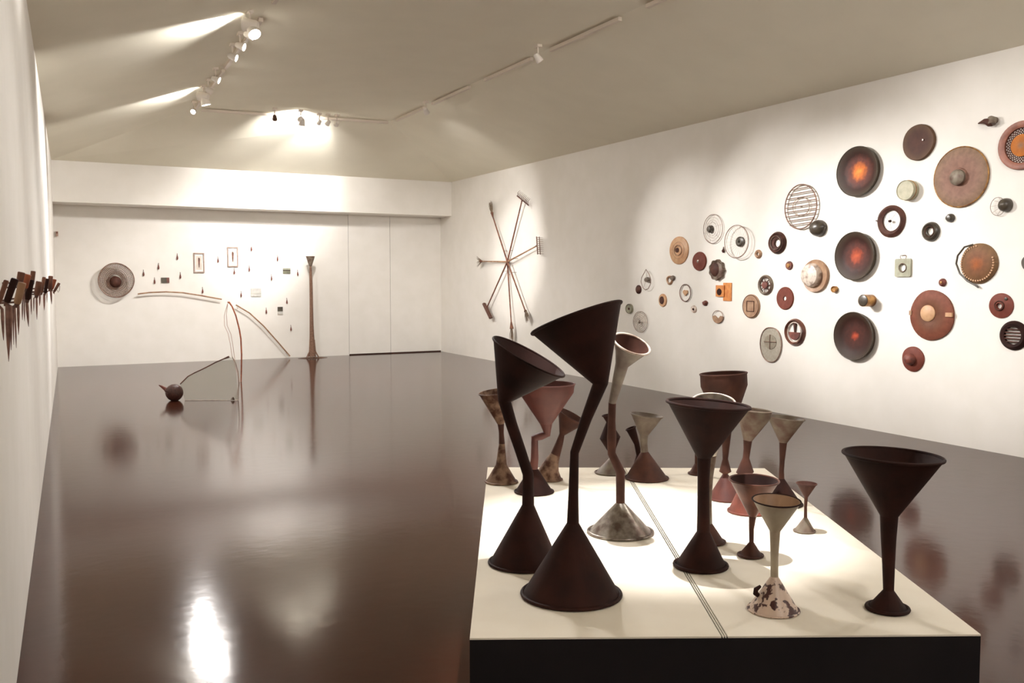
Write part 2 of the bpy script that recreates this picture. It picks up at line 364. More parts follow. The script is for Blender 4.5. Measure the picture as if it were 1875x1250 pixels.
# ------------------------------------------------------------------ funnel sculptures
def funnel(label, pts, nb, nh, mats, toward=0.0, lip=.006, lining=None, rim_mat=None, lip_base=True, handles=()):
    """pts: (x px, y px, radius px) from the base centre on the plinth up to the rim; points 0..nb are the base cone,
       nb..nh the stem, nh.. the bowl. toward = lean of the bowl towards the viewer (radians)."""
    B = at_z(pts[0][0], pts[0][1], ZP); d = depth_of(B); k = d/FPX
    fwd = V((math.sin(YAW), math.cos(YAW), 0))
    def loc(x, y):      # a point of the vertical plane through B that faces the viewer
        r = ray(x, y); t = (B-CAM).dot(fwd)/r.dot(fwd); return CAM+r*t - B
    P = [loc(x, y) for x, y, r in pts]; Rr = [r*k for x, y, r in pts]
    P[0] = V((0,0,.002))
    if toward:
        Ln = (P[-1]-P[nh]).length; base = P[nh]
        for i in range(nh+1, len(P)):
            P[i] = P[i] - fwd*math.tan(toward)*((P[i]-base).length)
    e = empty('funnel_sculpture', label, 'sculpture', 'double funnel sculptures on the plinth', loc=B)
    seg = 48; n = len(P); rings = []; tans = []
    for i in range(n):
        if i == 0: t = V((0,0,1))
        elif i == n-1: t = (P[i]-P[i-1]).normalized()
        else: t = ((P[i]-P[i-1]).normalized()+(P[i+1]-P[i]).normalized()).normalized()
        tans.append(t)
    side = V((math.cos(YAW), -math.sin(YAW), 0))
    def ring(i, rr, off=0.0):
        t = tans[i]; a = (side-t*side.dot(t)).normalized(); b = t.cross(a)
        mit = 1.0
        return [P[i]+t*off+(a*math.cos(q)+b*math.sin(q))*rr for q in (2*math.pi*j/seg for j in range(seg))]
    R_all = [ring(i, Rr[i]) for i in range(n)]
    mb, ms, mh = mats
    g = Geo().rings(R_all[:nb+1]);
    inner = [ring(i, max(Rr[i]-.004, .001), 0.0) for i in range(nb+1)]
    bo = g.build('base_cone', mb, e)
    Geo().tube([p+V((0,0,lip*.6)) for p in ring(0, Rr[0])], lip*.8, 8, loop=True).build('base_rim', mb, bo)
    if nh > nb: Geo().rings(R_all[nb:nh+1]).build('stem', ms, e)
    g = Geo(); outer = R_all[nh:]; inn = [ring(i, max(Rr[i]-.0035, .0015)) for i in range(nh, n)]
    if lining:
        bw = g.rings(outer + [inn[-1]]).build('funnel_bowl', mh, e)
        Geo().rings(inn, cap0=True).build('bowl_lining', lining, bw, label='darker inside of the bowl')
    else:
        bw = g.rings(outer + inn[::-1], cap1=True).build('funnel_bowl', mh, e)
    Geo().tube(ring(n-1, Rr[-1]), lip*.62, 8, loop=True).build('bowl_rim', rim_mat or mh, bw)
    for (hx, hy, hr, m) in handles:
        p = loc(hx, hy); gg = Geo()
        gg.tube([p+V((0,0,-hr*k)), p+V((-hr*k*.9,0,-hr*k*.3)), p+V((-hr*k*.8,0,hr*k*.5)), p+V((hr*k*.3,0,hr*k))], [hr*k*.45, hr*k*.55, hr*k*.5, hr*k*.3], 8)
        gg.build('ring_handle', m, e)
    return e
D3 = (M_dark,)*3
funnel('largest dark bent funnel at the front left, bowl leaning left over the plinth', [(1046,1089,90),(1049,957,11),(1050,900,9),(1052,828,8),(1074,765,10),(1099,703,14),(1057,583,86)], 1, 5, D3, -.16, .008)
funnel('dark bent funnel left of the largest one, wide bowl leaning left', [(960,1031,64),(967,924,11),(967,868,10),(952,822,10),(936,775,10.5),(924,734,12),(968,652,72)], 1, 5, D3, .1, .007)
funnel('tan chipped double funnel at the far left corner with tilted bowl', [(918,883,29),(918,850,10),(919,812,5.5),(918,792,4.5),(917,776,6),(909,717,32)], 2, 4, (M_ename, M_brown, M_ename), .05)
funnel('red-brown funnel with a stepped elbow stem behind the left bent funnel', [(978,901,35),(977,858,8),(979,838,7),(979,802,7.5),(990,798,7.5),(1001,794,7.5),(1000,776,11),(1000,718,50),(1000,703,52)], 1, 6, (M_dark, M_red, M_red), .0)
funnel('brown funnel leaning right on a stout chipped flask-like base, behind the largest one', [(1009,879,20),(1004,861,19),(1012,842,12),(1017,832,9),(1024,812,7),(1029,795,5),(1047,761,28)], 3, 5, (M_ename, M_brown, M_brown), .1)
funnel('tall zinc funnel with flared open bowl tilted to the viewer and kinked stem', [(1136,975,59),(1136,920,8),(1136,893,8),(1136,864,8.5),(1120,830,7.5),(1120,800,8.5),(1120,770,7),(1121,737,7),(1135,664,12),(1143,645,22),(1150,626,34)], 1, 7, (M_galv, M_brown, M_grey), .42, .007, rim_mat=M_white, lining=M_brown)
funnel('small dark funnel with a double-cone waist, behind the kinked zinc funnel', [(1117,866,27),(1121,838,5),(1120,829,5),(1117,801,19),(1114,772,4),(1112,760,9)], 1, 2, (M_galvd, M_brown, M_dark), 0)
funnel('grey bowl on a broad brown cone beside the far end of the board joint', [(1184,876,39),(1180,827,7),(1179,812,6.5),(1179,797,7.5),(1184,760,29)], 1, 3, (M_brown, M_grey, M_grey), .0)
funnel('narrow dark funnel peeping out behind the grey bowl with broad cone', [(1172,858,14),(1170,832,5),(1166,812,5),(1155,784,9)], 1, 2, D3, 0)
funnel('tall straight dark funnel astride the board joint, widest upright bowl', [(1283,1037,47),(1288,973,12),(1288,930,11),(1288,880,10.5),(1289,838,12.5),(1297,740,74)], 1, 4, D3, .0, .009)
funnel('zinc funnel with shiny tilted bowl, right behind the tall straight dark one', [(1298,993,29),(1297,958,7),(1297,912,6),(1298,870,8),(1300,832,12),(1300,732,38)], 1, 4, (M_brown, M_galvd, M_galv), .3, .006, rim_mat=M_white)
funnel('tall brown funnel with a drum-shaped bowl reaching highest on the right', [(1330,913,33),(1328,867,4.5),(1328,863,11),(1328,840,5),(1329,820,6.5),(1330,792,9),(1326,706,42),(1325,684,42)], 1, 5, (M_red, M_brown, M_brown), -.02)
funnel('grey and brown goblet funnel, between the drum bowl and the slender goblet', [(1371,937,37),(1366,874,5),(1364,864,16),(1366,838,6),(1368,822,6.5),(1369,806,8),(1381,760,30),(1382,751,30)], 1, 5, (M_rustr, M_brown, M_galvd), .0)
funnel('slender brown goblet funnel by the right edge behind the enamel ones', [(1434,924,34),(1431,876,5),(1431,862,4.5),(1432,845,4.5),(1434,810,7),(1439,765,33)], 1, 4, (M_dark, M_brown, M_galvd), .0)
funnel('copper-brown cup funnel with shiny rim, left of the speckled white one', [(1374,1018,22),(1376,992,4),(1376,968,4.5),(1378,945,6.5),(1380,878,44)], 1, 3, (M_brown, M_brown, M_copper), .04, .006, lining=M_dark)
funnel('cream enamel goblet funnel with black-speckled white base at the front', [(1416,1117,46),(1418,1055,7),(1418,1020,7),(1419,972,9.5),(1421,915,43)], 1, 3, (M_speck, M_speckt, M_speckt), .06, .004, rim_mat=M_dark, lining=M_tand, handles=((1390,1082,9,M_dark),))
funnel('smallest brown funnel, standing near the right edge of the plinth', [(1473,973,19),(1475,947,3),(1475,928,2.6),(1476,910,3.2),(1477,885,18)], 1, 3, (M_galvd, M_brown, M_brown), .0, .004)
funnel('dark flaring funnel with tiny base, alone at the front right corner', [(1625,1116,36),(1627,1080,9.5),(1627,1035,11),(1627,985,13.5),(1628,944,16),(1635,834,86)], 1, 4, D3, .0, .008)
funnel('half-hidden small brown funnel left behind the tall straight dark one', [(1277,868,16),(1277,848,5),(1277,820,4.5),(1277,805,5),(1278,775,18)], 1, 3, (M_brown, M_brown, M_brown), 0)
# ------------------------------------------------------------------ things hung on the right wall
GW = 'found metal discs hung across the right wall'
def hang(name, label, cat, x, y, wd, h, fr=FR, off=0.0, group=GW):
    p = fr.hit(x, y, off); a, b = fr.size(x, y, wd, h, off)
    e = empty(name, label, cat, group, matrix=fr.mat(p)); return e, a, b
def ringloop(a, b, z, n=48, c=(0,0), sq=0): return [(c[0]+a*math.cos(2*math.pi*k/n), c[1]+b*math.sin(2*math.pi*k/n), z) for k in range(n)]
def nail(e, z, c=(0,0)): Geo().tube([(c[0],c[1],0),(c[0],c[1],max(z,.012))], .004, 6).build('nail', M_wired, e)
def plate(e, prof, a, b, m, name='dish', wob=0, ph=0, c=(0,0), label=None, seg=40):
    return Geo().lathe(prof, a, b, seg, c, wob, ph=ph).build(name, m, e, label)
def annulus(e, ri, prof, a, b, m, name='ring', c=(0,0), wob=0, hc=None, seg=40, ph=0):
    # ri inner fraction; prof list of (t, z) t 0 at the hole edge..1 at the rim; hole may sit off centre (hc as fraction)
    hc = hc or (0,0); rings = []
    pr = prof+[(1,0),(0,0)]
    for t, z in pr:
        rr = []
        for k in range(seg):
            q = 2*math.pi*k/seg; f = 1+wob*math.sin(3*q+ph)+wob*.6*math.sin(5*q)
            ox, oy = a*f*math.cos(q), b*f*math.sin(q)
            ix, iy = a*(hc[0]+ri*math.cos(q)), b*(hc[1]+ri*math.sin(q))
            rr.append(V((c[0]+ix+(ox-ix)*t, c[1]+iy+(oy-iy)*t, z)))
        rings.append(rr)
    return Geo().rings(rings, loop=True).build(name, m, e)
def torus(e, a, b, z, r, m, name='wire_ring', c=(0,0), n=44):
    return Geo().tube(ringloop(a, b, z, n, c), r, 6, loop=True).build(name, m, e)
def wires(e, segs, r, m, name='wire_spoke'):
    for s in segs: Geo().tube(s, r, 5).build(name, m, e)
def rad(name, cols, base=(235,225,215), rough=.6, metal=0, scale=22, no=.12):
    return mat(name, base, (190,175,165), scale, rough, metal, .08, spec=.22, radial=cols, noise_out=no)
M_pan1 = rad('pan_rust_orange', [(0,(242,160,60)),(.22,(224,120,36)),(.42,(110,48,28)),(.72,(62,36,28)),(1,(74,64,52))], rough=.55)
M_pan2 = rad('pan_rust_red', [(0,(196,92,54)),(.2,(170,74,44)),(.36,(98,46,34)),(.7,(60,34,27)),(1,(74,64,52))], rough=.55)
M_pan3 = rad('pan_rust_spot', [(0,(196,88,58)),(.12,(160,66,44)),(.22,(84,42,33)),(.72,(58,34,27)),(1,(72,60,48))], rough=.55)
M_bigd = rad('grey_red_lid', [(0,(150,126,112)),(.3,(146,112,98)),(.6,(152,120,106)),(1,(146,124,104))])
M_dbrown = rad('dark_brown_lid', [(0,(88,56,46)),(.6,(86,58,48)),(1,(104,80,60))])
M_reddisc = rad('red_brown_disc', [(0,(150,100,84)),(.2,(126,70,58)),(1,(124,66,54))])
M_bigbr = rad('brown_hat_metal', [(0,(110,70,50)),(.45,(116,76,56)),(.8,(134,80,62)),(1,(126,76,60))])
M_strain = rad('rusty_strainer', [(0,(168,96,50)),(.4,(136,92,64)),(1,(128,102,74))])
M_perfr = mat('perforated_red_tin', (154,98,78), (128,80,64), 16, .5)
M_pock = rad('orange_centre', [(0,(150,120,100)),(.4,(190,120,60)),(1,(206,126,50))])
dishp = lambda z, lip=.03: [(0,z),(.55,z),(.78,z+lip*.5),(.97,z+lip),(1,z+lip),(1,z+lip-.012),(.95,.004),(0,.004)]
flat = lambda z: [(0,z),(.96,z),(1,z*.7),(1,0),(0,0)]
# big pans
for lab, x, y, wd, h, m, ph in (('large dark pan lid glowing orange at its centre, topmost of three alike', 1575,314,75,91,M_pan1,0.4),
                         ('large dark pan lid with dull red centre, middle of three alike', 1570,468.5,72,88,M_pan2,1.7),
                         ('large dark pan lid with small red centre spot, lowest of three alike', 1568,615,72,88,M_pan3,2.9)):
    e, a, b = hang('pan_lid', lab, 'lid', x, y, wd, h)
    plate(e, [(0,.012),(.5,.014),(.75,.022),(.93,.05),(1,.052),(1,.04),(.96,.004),(0,.002)], a, b, m, 'lid_dish', .006, ph)
    torus(e, a*.985, b*.985, .05, .006, M_olive, 'rolled_rim')
e, a, b = hang('rusty_disc', 'dark brown round lid with a tiny glint, top of the right wall', 'lid', 1684.4, 260.7, 58, 66)
plate(e, flat(.03), a, b, M_dbrown, 'lid_plate', .008, 1); Geo().tube([(a*.35,b*.08,.03),(a*.35,b*.08,.042)], .008, 8).build('stud_or_glint', M_galv, e)  # the zinc dot is put in as a glint on the lid
e, a, b = hang('rusty_disc', 'largest grey-red round lid with a domed centre knob', 'lid', 1761, 324, 100, 111)
plate(e, [(0,.055),(.27,.045),(.3,.028),(.7,.03),(.98,.02),(1,.016),(1,0),(0,0)], a, b, M_bigd, 'lid_plate', .004, 2)
plate(e, [(0,.085),(.7,.08),(.95,.066),(1,.03),(0,.03)], a*.28, b*.27, M_galvd, 'knob', c=(-a*.01,-b*.02))
torus(e, a*.985, b*.985, .016, .007, M_brass, 'rolled_rim')
e, a, b = hang('tin_can_lid', 'pale greenish shallow tin facing out below the dark brown lid', 'tin', 1667.5, 348.7, 31, 36)
plate(e, [(0,.075),(.94,.075),(1,.082),(1,.07),(1,0),(0,0)], a, b, M_pale, 'tin_face'); torus(e, a*1.0, b*1.0, .04, .005, M_brass, 'orange_band')
e, a, b = hang('oil_spout', 'small brown cone-shaped spout pointing left, highest at the right', 'spout', 1818, 225, 14, 16)
Geo().tube([(-a*3.2,b*.3,.03),(-a*1.2,b*.5,.05),(a*.2,0,.055),(a*.9,-b*.2,.05)], [.006,.022,.038,.03], 16).build('cone', M_brown, e)
Geo().tube([(a*.7,b*.5,0),(a*.7,b*.5,.05),(a*.9,-b*.5,.06)], [.03,.042,.035], 14).build('cup', M_galvd, e)
e, a, b = hang('perforated_disc', 'perforated red-brown disc with orange centre cut off by the right edge', 'disc', 1873, 266, 87, 90)
annulus(e, .72, [(0,.02),(.5,.035),(.9,.03),(1,.015)], a, b, M_perfr, 'outer_ring')
g = Geo(); NR, NA = 9, 64
for i in range(NR):
    for j in range(NA):
        if i % 2 == 1 and (j+(i//2)) % 2 == 0: continue
        r0 = .44+.29*i/NR; r1 = .44+.29*(i+1)/NR; q0 = 2*math.pi*j/NA; q1 = 2*math.pi*(j+1)/NA
        g.add([(a*r*math.cos(q), b*r*math.sin(q), .003) for r, q in ((r0,q0),(r1,q0),(r1,q1),(r0,q1))], [(0,1,2,3)])
g.build('perforated_band', M_brown, e, smooth=False); plate(e, [(0,.028),(.8,.024),(1,.02),(1,.012),(0,.012)], a*.45, b*.45, M_pock, 'orange_centre')
e, a, b = hang('wire_whisk_ring', 'thin wire circle with a dark knob at its right side', 'wire ring', 1831, 378, 27, 33)
torus(e, a, b, .03, .0022, M_wired); kx = a*.95
wires(e, [[(a*math.cos(q), b*math.sin(q), .03), (kx*.8+a*.2*math.cos(q), b*.1+b*.3*math.sin(q), .05)] for q in (1.5,2.3,3.1,3.9,4.7)], .0015, M_wirel)
plate(e, [(0,.085),(.6,.075),(.9,.05),(1,.02),(1,0),(0,0)], .062, .062, M_olive, 'knob', c=(kx,b*.1)); 
e, a, b = hang('metal_button', 'small dark knob between the large grey lid and the dark ring', 'knob', 1741.4, 399, 15, 16)
plate(e, [(0,.05),(.6,.045),(.95,.02),(1,.006),(1,0),(0,0)], a, b, M_olive, 'knob_dome')
e, a, b = hang('metal_ring', 'small dark thick ring with round white hole right of the clock-like ring', 'ring', 1706, 424, 31, 36)
annulus(e, .38, [(0,.02),(.25,.026),(.6,.045),(.9,.03),(1,.01)], a, b, M_olive, hc=(-.03,.04)); torus(e, a*.52, b*.52, .034, .004, M_brown, 'inner_band')
e, a, b = hang('strainer', 'round rusty strainer with a dark strap curling off its lower edge', 'strainer', 1794, 482, 68, 74)
plate(e, [(0,.05),(.5,.046),(.85,.034),(1,.012),(1,0),(0,0)], a, b, M_strain, 'strainer_bowl', .01, 1.2)
pth = [(a*-.2,b*.93,.05),(a*-.62,b*.82,.06),(a*-.98,b*.4,.06),(a*-1.05,0,.06),(a*-.85,b*-.5,.055),(a*-.45,b*-.88,.045),(a*-.12,b*-1.06,.03),(a*.06,b*-1.2,.02)]
Geo().tube(pth, .009, 8).build('strap', M_olive, e)
gd = Geo()
for k in range(34):
    q = math.radians(95+k*8.6); r = .86; x0, y0 = a*r*math.cos(q), b*r*math.sin(q)
    gd.lathe([(0,.041),(1,.041),(1,.03),(0,.03)], .008, .008, 8, (x0,y0))
tag(gd.build('eyelets', M_tan, e), kind='stuff')
e, a, b = hang('small_button', 'tiny brown button left of the strainer and above the big brown disc', 'button', 1727, 517, 13, 15)
plate(e, [(0,.02),(.5,.03),(.9,.02),(1,.008),(1,0),(0,0)], a, b, M_rustr, 'button_cap'); plate(e, [(0,.036),(.8,.034),(1,.026),(0,.026)], a*.35, b*.35, M_brass, 'stud_or_glint')
e, a, b = hang('rusty_disc', 'big brown disc with a tan round centre and two tan side tabs', 'disc', 1707.4, 577, 80, 92)
plate(e, [(0,.03),(.36,.034),(.42,.04),(.7,.034),(.95,.022),(1,.016),(1,0),(0,0)], a, b, M_bigbr, 'disc_plate', .01, 2.2)
plate(e, [(0,.046),(.9,.045),(1,.038),(1,.03),(0,.03)], a*.34, b*.33, M_tan, 'centre_cap', c=(-a*.1,b*.08))
for sx in (-1, 1): Geo().box((min(sx*a*.7,sx*a*.98), -b*(.03 if sx>0 else -.02), .022), (max(sx*a*.7,sx*a*.98), b*(.13 if sx>0 else .17), .04)).build('side_tab', M_tan, e, smooth=False) if sx > 0 else Geo().box((-a*.99,-b*.02,.016),(-a*.88,b*.16,.034)).build('side_tab', M_tand, e, smooth=False)
e, a, b = hang('lid_with_knob', 'red-brown lid with round knob, lowest of all on the right wall', 'lid', 1672.7, 657, 40, 46)
plate(e, [(0,.03),(.5,.03),(.9,.018),(1,.01),(1,0),(0,0)], a, b, M_reddisc, 'lid_plate', .01, .5)
plate(e, [(0,.085),(.6,.08),(.92,.06),(1,.03),(0,.03)], a*.5, b*.46, M_rustr, 'knob', c=(-a*.08,-b*.02))
e, a, b = hang('metal_ring', 'bright red-brown disc with a pale round hole near the right edge', 'disc', 1834, 559.4, 45, 46)
annulus(e, .24, [(0,.03),(.2,.02),(.7,.016),(1,.008)], a, b, M_reddisc, hc=(-.06,-.02)); torus(e, a*.36, b*.36, .026, .006, M_brown, 'hole_collar', c=(-a*.06,0)); plate(e, [(0,.026),(1,.024),(1,.012),(0,.012)], a*.12,b*.12, M_olive, 'stud_or_glint', c=(a*.45,b*.55))
e, a, b = hang('metal_ring', 'dark ring with white barred slots, lowest at the right edge', 'drain', 1857.5, 614, 53, 54)
annulus(e, .6, [(0,.03),(.5,.035),(.85,.02),(1,.01)], a, b, M_dark)
for k in range(-2, 3):
    yy = b*.21*k; hw = a*math.sqrt(max(.6**2-(yy/b)**2, .02)); Geo().bar((-hw,yy,.02),(hw,yy,.02), b*.08, .012, (0,0,1)).build('grate_bar', M_brown, e, smooth=False)
e, a, b = hang('tin_shard', 'dark tin piece barely showing at the right edge above the red disc', 'disc', 1886, 481, 28, 30)
plate(e, flat(.02), a, b, M_olive, 'disc_plate', .01)
# middle of the wall
e, a, b = hang('grill_rack', 'round wire grill rack with level bars and an inner ring', 'grill', 1469.5, 378.5, 58, 81)
torus(e, a, b, .03, .0075, M_wire, 'rim_wire')
for k in range(-4, 5):
    yy = b*(.2*k+.02); hw = a*math.sqrt(max(1-(yy/b)**2, .0))
    for dd in (0,):
        Geo().tube([(-hw,yy-.01,.036),(hw,yy+.01,.036)], .0055, 5).build('grill_bar', M_wire, e)
torus(e, a*.52, b*.42, .022, .005, M_wirel, 'inner_ring', c=(0,0)); nail(e, .03)
e, a, b = hang('bowl_dome', 'dark olive dome at the lower right of the wire grill rack', 'dome', 1500.5, 417.5, 26, 29)
plate(e, [(0,.1),(.4,.096),(.75,.075),(.95,.04),(1,.015),(1,0),(0,0)], a*1.05, b*1.05, M_olive, 'dome', .015)
e, a, b = hang('metal_ring', 'brown thick ring with white hole left of the wire grill rack', 'ring', 1424.7, 444.5, 31, 41)
annulus(e, .36, [(0,.024),(.3,.03),(.55,.03),(.75,.045),(1,.012)], a, b, M_brown, hc=(.06,-.02)); torus(e, a*.6, b*.6, .038, .005, M_galvd, 'inner_band')
e, a, b = hang('metal_ring', 'tiny pale ring right of the wire basket', 'ring', 1389.3, 465, 12, 16)
annulus(e, .4, [(0,.02),(.5,.03),(1,.012)], a, b, M_tand)
e, a, b = hang('small_button', 'tiny round gold and brown button below the thick brown ring', 'button', 1446, 486, 12, 16)
plate(e, [(0,.02),(.9,.02),(1,.01),(1,0),(0,0)], a, b, M_rustr, 'button_cap'); plate(e, [(0,.032),(.8,.03),(1,.02),(0,.02)], a*.55, b*.55, M_brass, 'stud_or_glint')
e, a, b = hang('spoked_disc', 'small spoked disc with a dark red square centre and white slots', 'disc', 1402.6, 521.7, 27, 37)
annulus(e, .72, [(0,.02),(.5,.03),(1,.012)], a, b, M_galvd, 'outer_ring')
plate(e, [(0,.03),(.9,.026),(1,.014),(0,.01)], a*.42, b*.42, M_rustr, 'centre_plate', seg=8)
for k in range(8):
    q = 2*math.pi*k/8; Geo().bar((a*.4*math.cos(q), b*.4*math.sin(q), .018), (a*.75*math.cos(q), b*.75*math.sin(q), .018), .012, .006).build('spoke', M_brown, e, smooth=False)
e, a, b = hang('washer_disc', 'red-brown disc with a small oval white hole above the quartered ring', 'disc', 1438.3, 546, 31, 42)
annulus(e, .2, [(0,.014),(.5,.016),(.94,.016),(1,.008)], a, b, M_reddisc)
e, a, b = hang('enamel_lid', 'white-patched domed lid with brown brim, left of the middle dark pan', 'lid', 1494.7, 505, 47, 60)
plate(e, [(0,.02),(.8,.02),(.97,.03),(1,.02),(1,0),(0,0)], a, b, M_tand, 'brim', .008)
plate(e, [(0,.1),(.5,.098),(.88,.08),(1,.05),(1.02,.02),(0,.02)], a*.7, b*.72, M_white, 'dome', c=(-a*.18,b*.04))
e, a, b = hang('small_button', 'tiny brass cup beside the white-patched lid', 'button', 1530, 529.5, 10, 12)
plate(e, [(0,.02),(.6,.022),(.9,.036),(1,.03),(1,0),(0,0)], a, b, M_brass, 'cup')
e, a, b = hang('tin_cup', 'small orange-sided tin with dark face between the middle and lowest pans', 'tin', 1596, 550, 18, 22)
plate(e, [(0,.12),(.9,.12),(1,.125),(1,0),(0,0)], a, b, M_brass, 'cup_side')
plate(e, [(0,.128),(.9,.13),(1,.126),(0,.12)], a*.95, b*.95, M_olive, 'cup_face')
e, a, b = hang('metal_ring', 'brown ring holding a fine cross wire like a clock face', 'ring', 1633, 405, 51, 59)
annulus(e, .64, [(0,.02),(.5,.034),(1,.012)], a, b, M_brown, hc=(.04,.03), wob=.01)
wires(e, [[(a*(.04+.64*math.cos(q)),b*(.03+.64*math.sin(q)),.02),(a*.04,b*.0,.035)] for q in (.9,1.9,2.6,3.9,4.8)], .0012, M_wire)
plate(e, [(0,.05),(.8,.045),(1,.03),(0,.03)], a*.1, b*.08, M_dark, 'centre_knot', c=(a*.04,0)); Geo().tube([(-a*1.1,b*.1,.01),(-a*.9,b*.05,.02)], .006, 6).build('lug', M_brown, e)
e, a, b = hang('square_plate', 'sage green square plate with round hole and wire loop on top', 'plate', 1655, 490, 29, 33)
g = Geo(); rings = []
def sq(q, A, B):
    c, s = math.cos(q), math.sin(q); k = 1/max(abs(c), abs(s)); return (A*c*k, B*s*k)
sqn = 48; outer = [sq(2*math.pi*(k+.5)/sqn, a, b) for k in range(sqn)]; inner = [(a*.42*math.cos(2*math.pi*(k+.5)/sqn), b*.42*math.sin(2*math.pi*(k+.5)/sqn)) for k in range(sqn)]
Geo().rings([[V((x,y,.018)) for x,y in inner],[V((x,y,.018)) for x,y in outer],[V((x,y,0)) for x,y in outer],[V((x,y,0)) for x,y in inner]], loop=True).build('plate', M_sage, e, ang=.4)
torus(e, a*.46, b*.46, .02, .006, M_galvd, 'hole_collar')
Geo().tube([(-a*.3,b,.012),(-a*.38,b*1.2,.012),(-a*.3,b*1.38,.012),(a*.3,b*1.38,.012),(a*.38,b*1.2,.012),(a*.3,b,.012)], .003, 5).build('wire_loop', M_wired, e)
e, a, b = hang('quartered_ring', 'brown oval ring with a dark wedge and half disc inside', 'ring', 1456.7, 608, 37, 50)
annulus(e, .74, [(0,.02),(.5,.04),(1,.012)], a, b, M_copper, wob=.012); torus(e, a*.66, b*.72, .02, .006, M_white, 'white_inner_ring')
hp = [(a*.56*math.cos(q), b*.0+b*.56*math.sin(q)) for q in [math.pi+math.pi*k/14 for k in range(15)]]
Geo().prism(hp, .006, .02).build('half_disc', M_rustr, e, smooth=False); Geo().prism([(-a*.12,b*.66),(a*.14,b*.66),(a*.06,0),(-a*.03,0)], .006, .02).build('wedge', M_brown, e, smooth=False)
e, a, b = hang('mesh_guard', 'pale jar-shaped mesh guard with crossed circle, lowest left of centre', 'mesh', 1412.4, 631, 39, 63)
outl = []
for k in range(40):
    q = 2*math.pi*k/40; c, s = math.cos(q), math.sin(q)
    outl.append((a*(abs(c)**.8)*(1 if c > 0 else -1)*(1 if s > 0 else 1-.22*(-s)), b*(abs(s)**(1 if s > 0 else .75))*(1 if s > 0 else -1)))
Geo().tube([(x,y,.012) for x,y in outl], .006, 6, loop=True).build('rim_wire', M_wire, e)
M_gauze = mat('grey_gauze', (196,188,172), (178,170,154), 40, .8, alpha=.62)
Geo().prism([(x*.98,y*.98) for x,y in outl], .006, .009).build('mesh_sheet', M_gauze, e, smooth=False)
M_gauzed = mat('dense_grey_gauze', (170,160,142), (150,140,122), 40, .8, alpha=.75)
plate(e, [(0,.016),(1,.014),(1,.01),(0,.01)], a*.56, b*.42, M_gauzed, 'cross_disc', c=(-a*.04,b*.16)); wires(e, [[(-a*.6,b*.16,.02),(a*.52,b*.18,.02)],[(-a*.04,b*.6,.02),(-a*.04,-b*.26,.02)]], .005, M_wire)
# left part of the wall
e, a, b = hang('burner_lid', 'tan round lid with a raised inner ring, left end of the upper row', 'lid', 1244.2, 458.3, 34, 51)
plate(e, flat(.02), a, b, M_tan, 'lid_plate', .005); torus(e, a*.4, b*.36, .024, .008, M_tand, 'raised_ring', c=(-a*.04,0)); torus(e, a*.62, b*.6, .02, .003, M_tand, 'groove_ring'); plate(e, [(0,.034),(.9,.03),(1,.02),(0,.02)], a*.2, b*.18, M_brown, 'centre_boss', c=(-a*.12,b*.02))
e, a, b = hang('red_disc', 'small red-brown disc with pale centre dot right of the tan ringed lid', 'disc', 1281.7, 478.3, 25, 35)
plate(e, [(0,.03),(.3,.028),(.5,.018),(.95,.02),(1,.01),(1,0),(0,0)], a, b, M_reddisc, 'disc_plate'); plate(e, [(0,.04),(1,.034),(0,.026)], a*.14, b*.16, M_galv, 'stud_or_glint', c=(-a*.05,0))
e, a, b = hang('wire_spiral', 'pale concentric wire oval with dark oval centre, top left of the group', 'wire ring', 1307.6, 419, 35, 53)
for r, m, t in ((1,M_wire,.004),(.8,M_wirel,.002),(.62,M_wirel,.002),(.45,M_wirel,.002)): torus(e, a*r, b*r, .02+.02*(1-r), t, m, 'wire_ring', c=(0,0))
wires(e, [[(a*math.cos(q),b*math.sin(q),.02),(a*.2*math.cos(q)-a*.2,b*.2*math.sin(q),.04)] for q in [k*math.pi/3+.3 for k in range(6)]], .0015, M_wirel)
plate(e, [(0,.06),(.7,.055),(1,.035),(1,0),(0,0)], a*.24, b*.26, M_olive, 'centre_dome', c=(-a*.26,b*.0))
e, a, b = hang('wire_basket', 'large thin wire basket rim with a dark holed centre disc', 'basket', 1356.6, 442.4, 44, 60)
torus(e, a, b, .07, .005, M_wire, 'rim_wire'); torus(e, a*.88, b*.95, .05, .0025, M_wirel, 'lower_wire', c=(-a*.06,0))
wires(e, [[(a*math.cos(q),b*math.sin(q),.07),(a*.3*math.cos(q),b*.3*math.sin(q),.02)] for q in [k*math.pi/12 for k in range(24)]], .0009, M_wirel)
annulus(e, .26, [(0,.03),(.5,.034),(1,.02)], a*.34, b*.31, M_olive, 'centre_disc')
e, a, b = hang('small_weight', 'tiny pear-shaped brown weight left of the wire basket', 'weight', 1326.2, 457, 5, 11)
Geo().tube([(0,b,.012),(0,b*.3,.014),(0,-b*.4,.018),(0,-b,.014)], [.004,.008,.02,.01], 10).build('weight_body', M_brown, e)
e, a, b = hang('scalloped_dish', 'grey-brown scalloped dish under the wire basket', 'dish', 1315.3, 494, 25, 37)
g = Geo(); rings = []
for r, z in ((0.02,.03),(.5,.03),(.75,.02),(.97,.045),(1,.04),(1,.002),(0.02,.002)):
    rings.append([V((a*r*(1+.06*r*math.cos(9*q))*math.cos(q), b*r*(1+.06*r*math.cos(9*q))*math.sin(q), z)) for q in (2*math.pi*k/72 for k in range(72))])
g.rings(rings, cap0=True, cap1=True); g.build('scalloped_plate', M_galvd, e); plate(e, [(0,.05),(.8,.046),(1,.03),(0,.02)], a*.62, b*.68, M_brown, 'inner_lid', c=(-a*.25,b*.05))
e, a, b = hang('orange_plates', 'two overlapping orange square plates, left one with a dark hole', 'plate', 1326.5, 534, 27, 33)
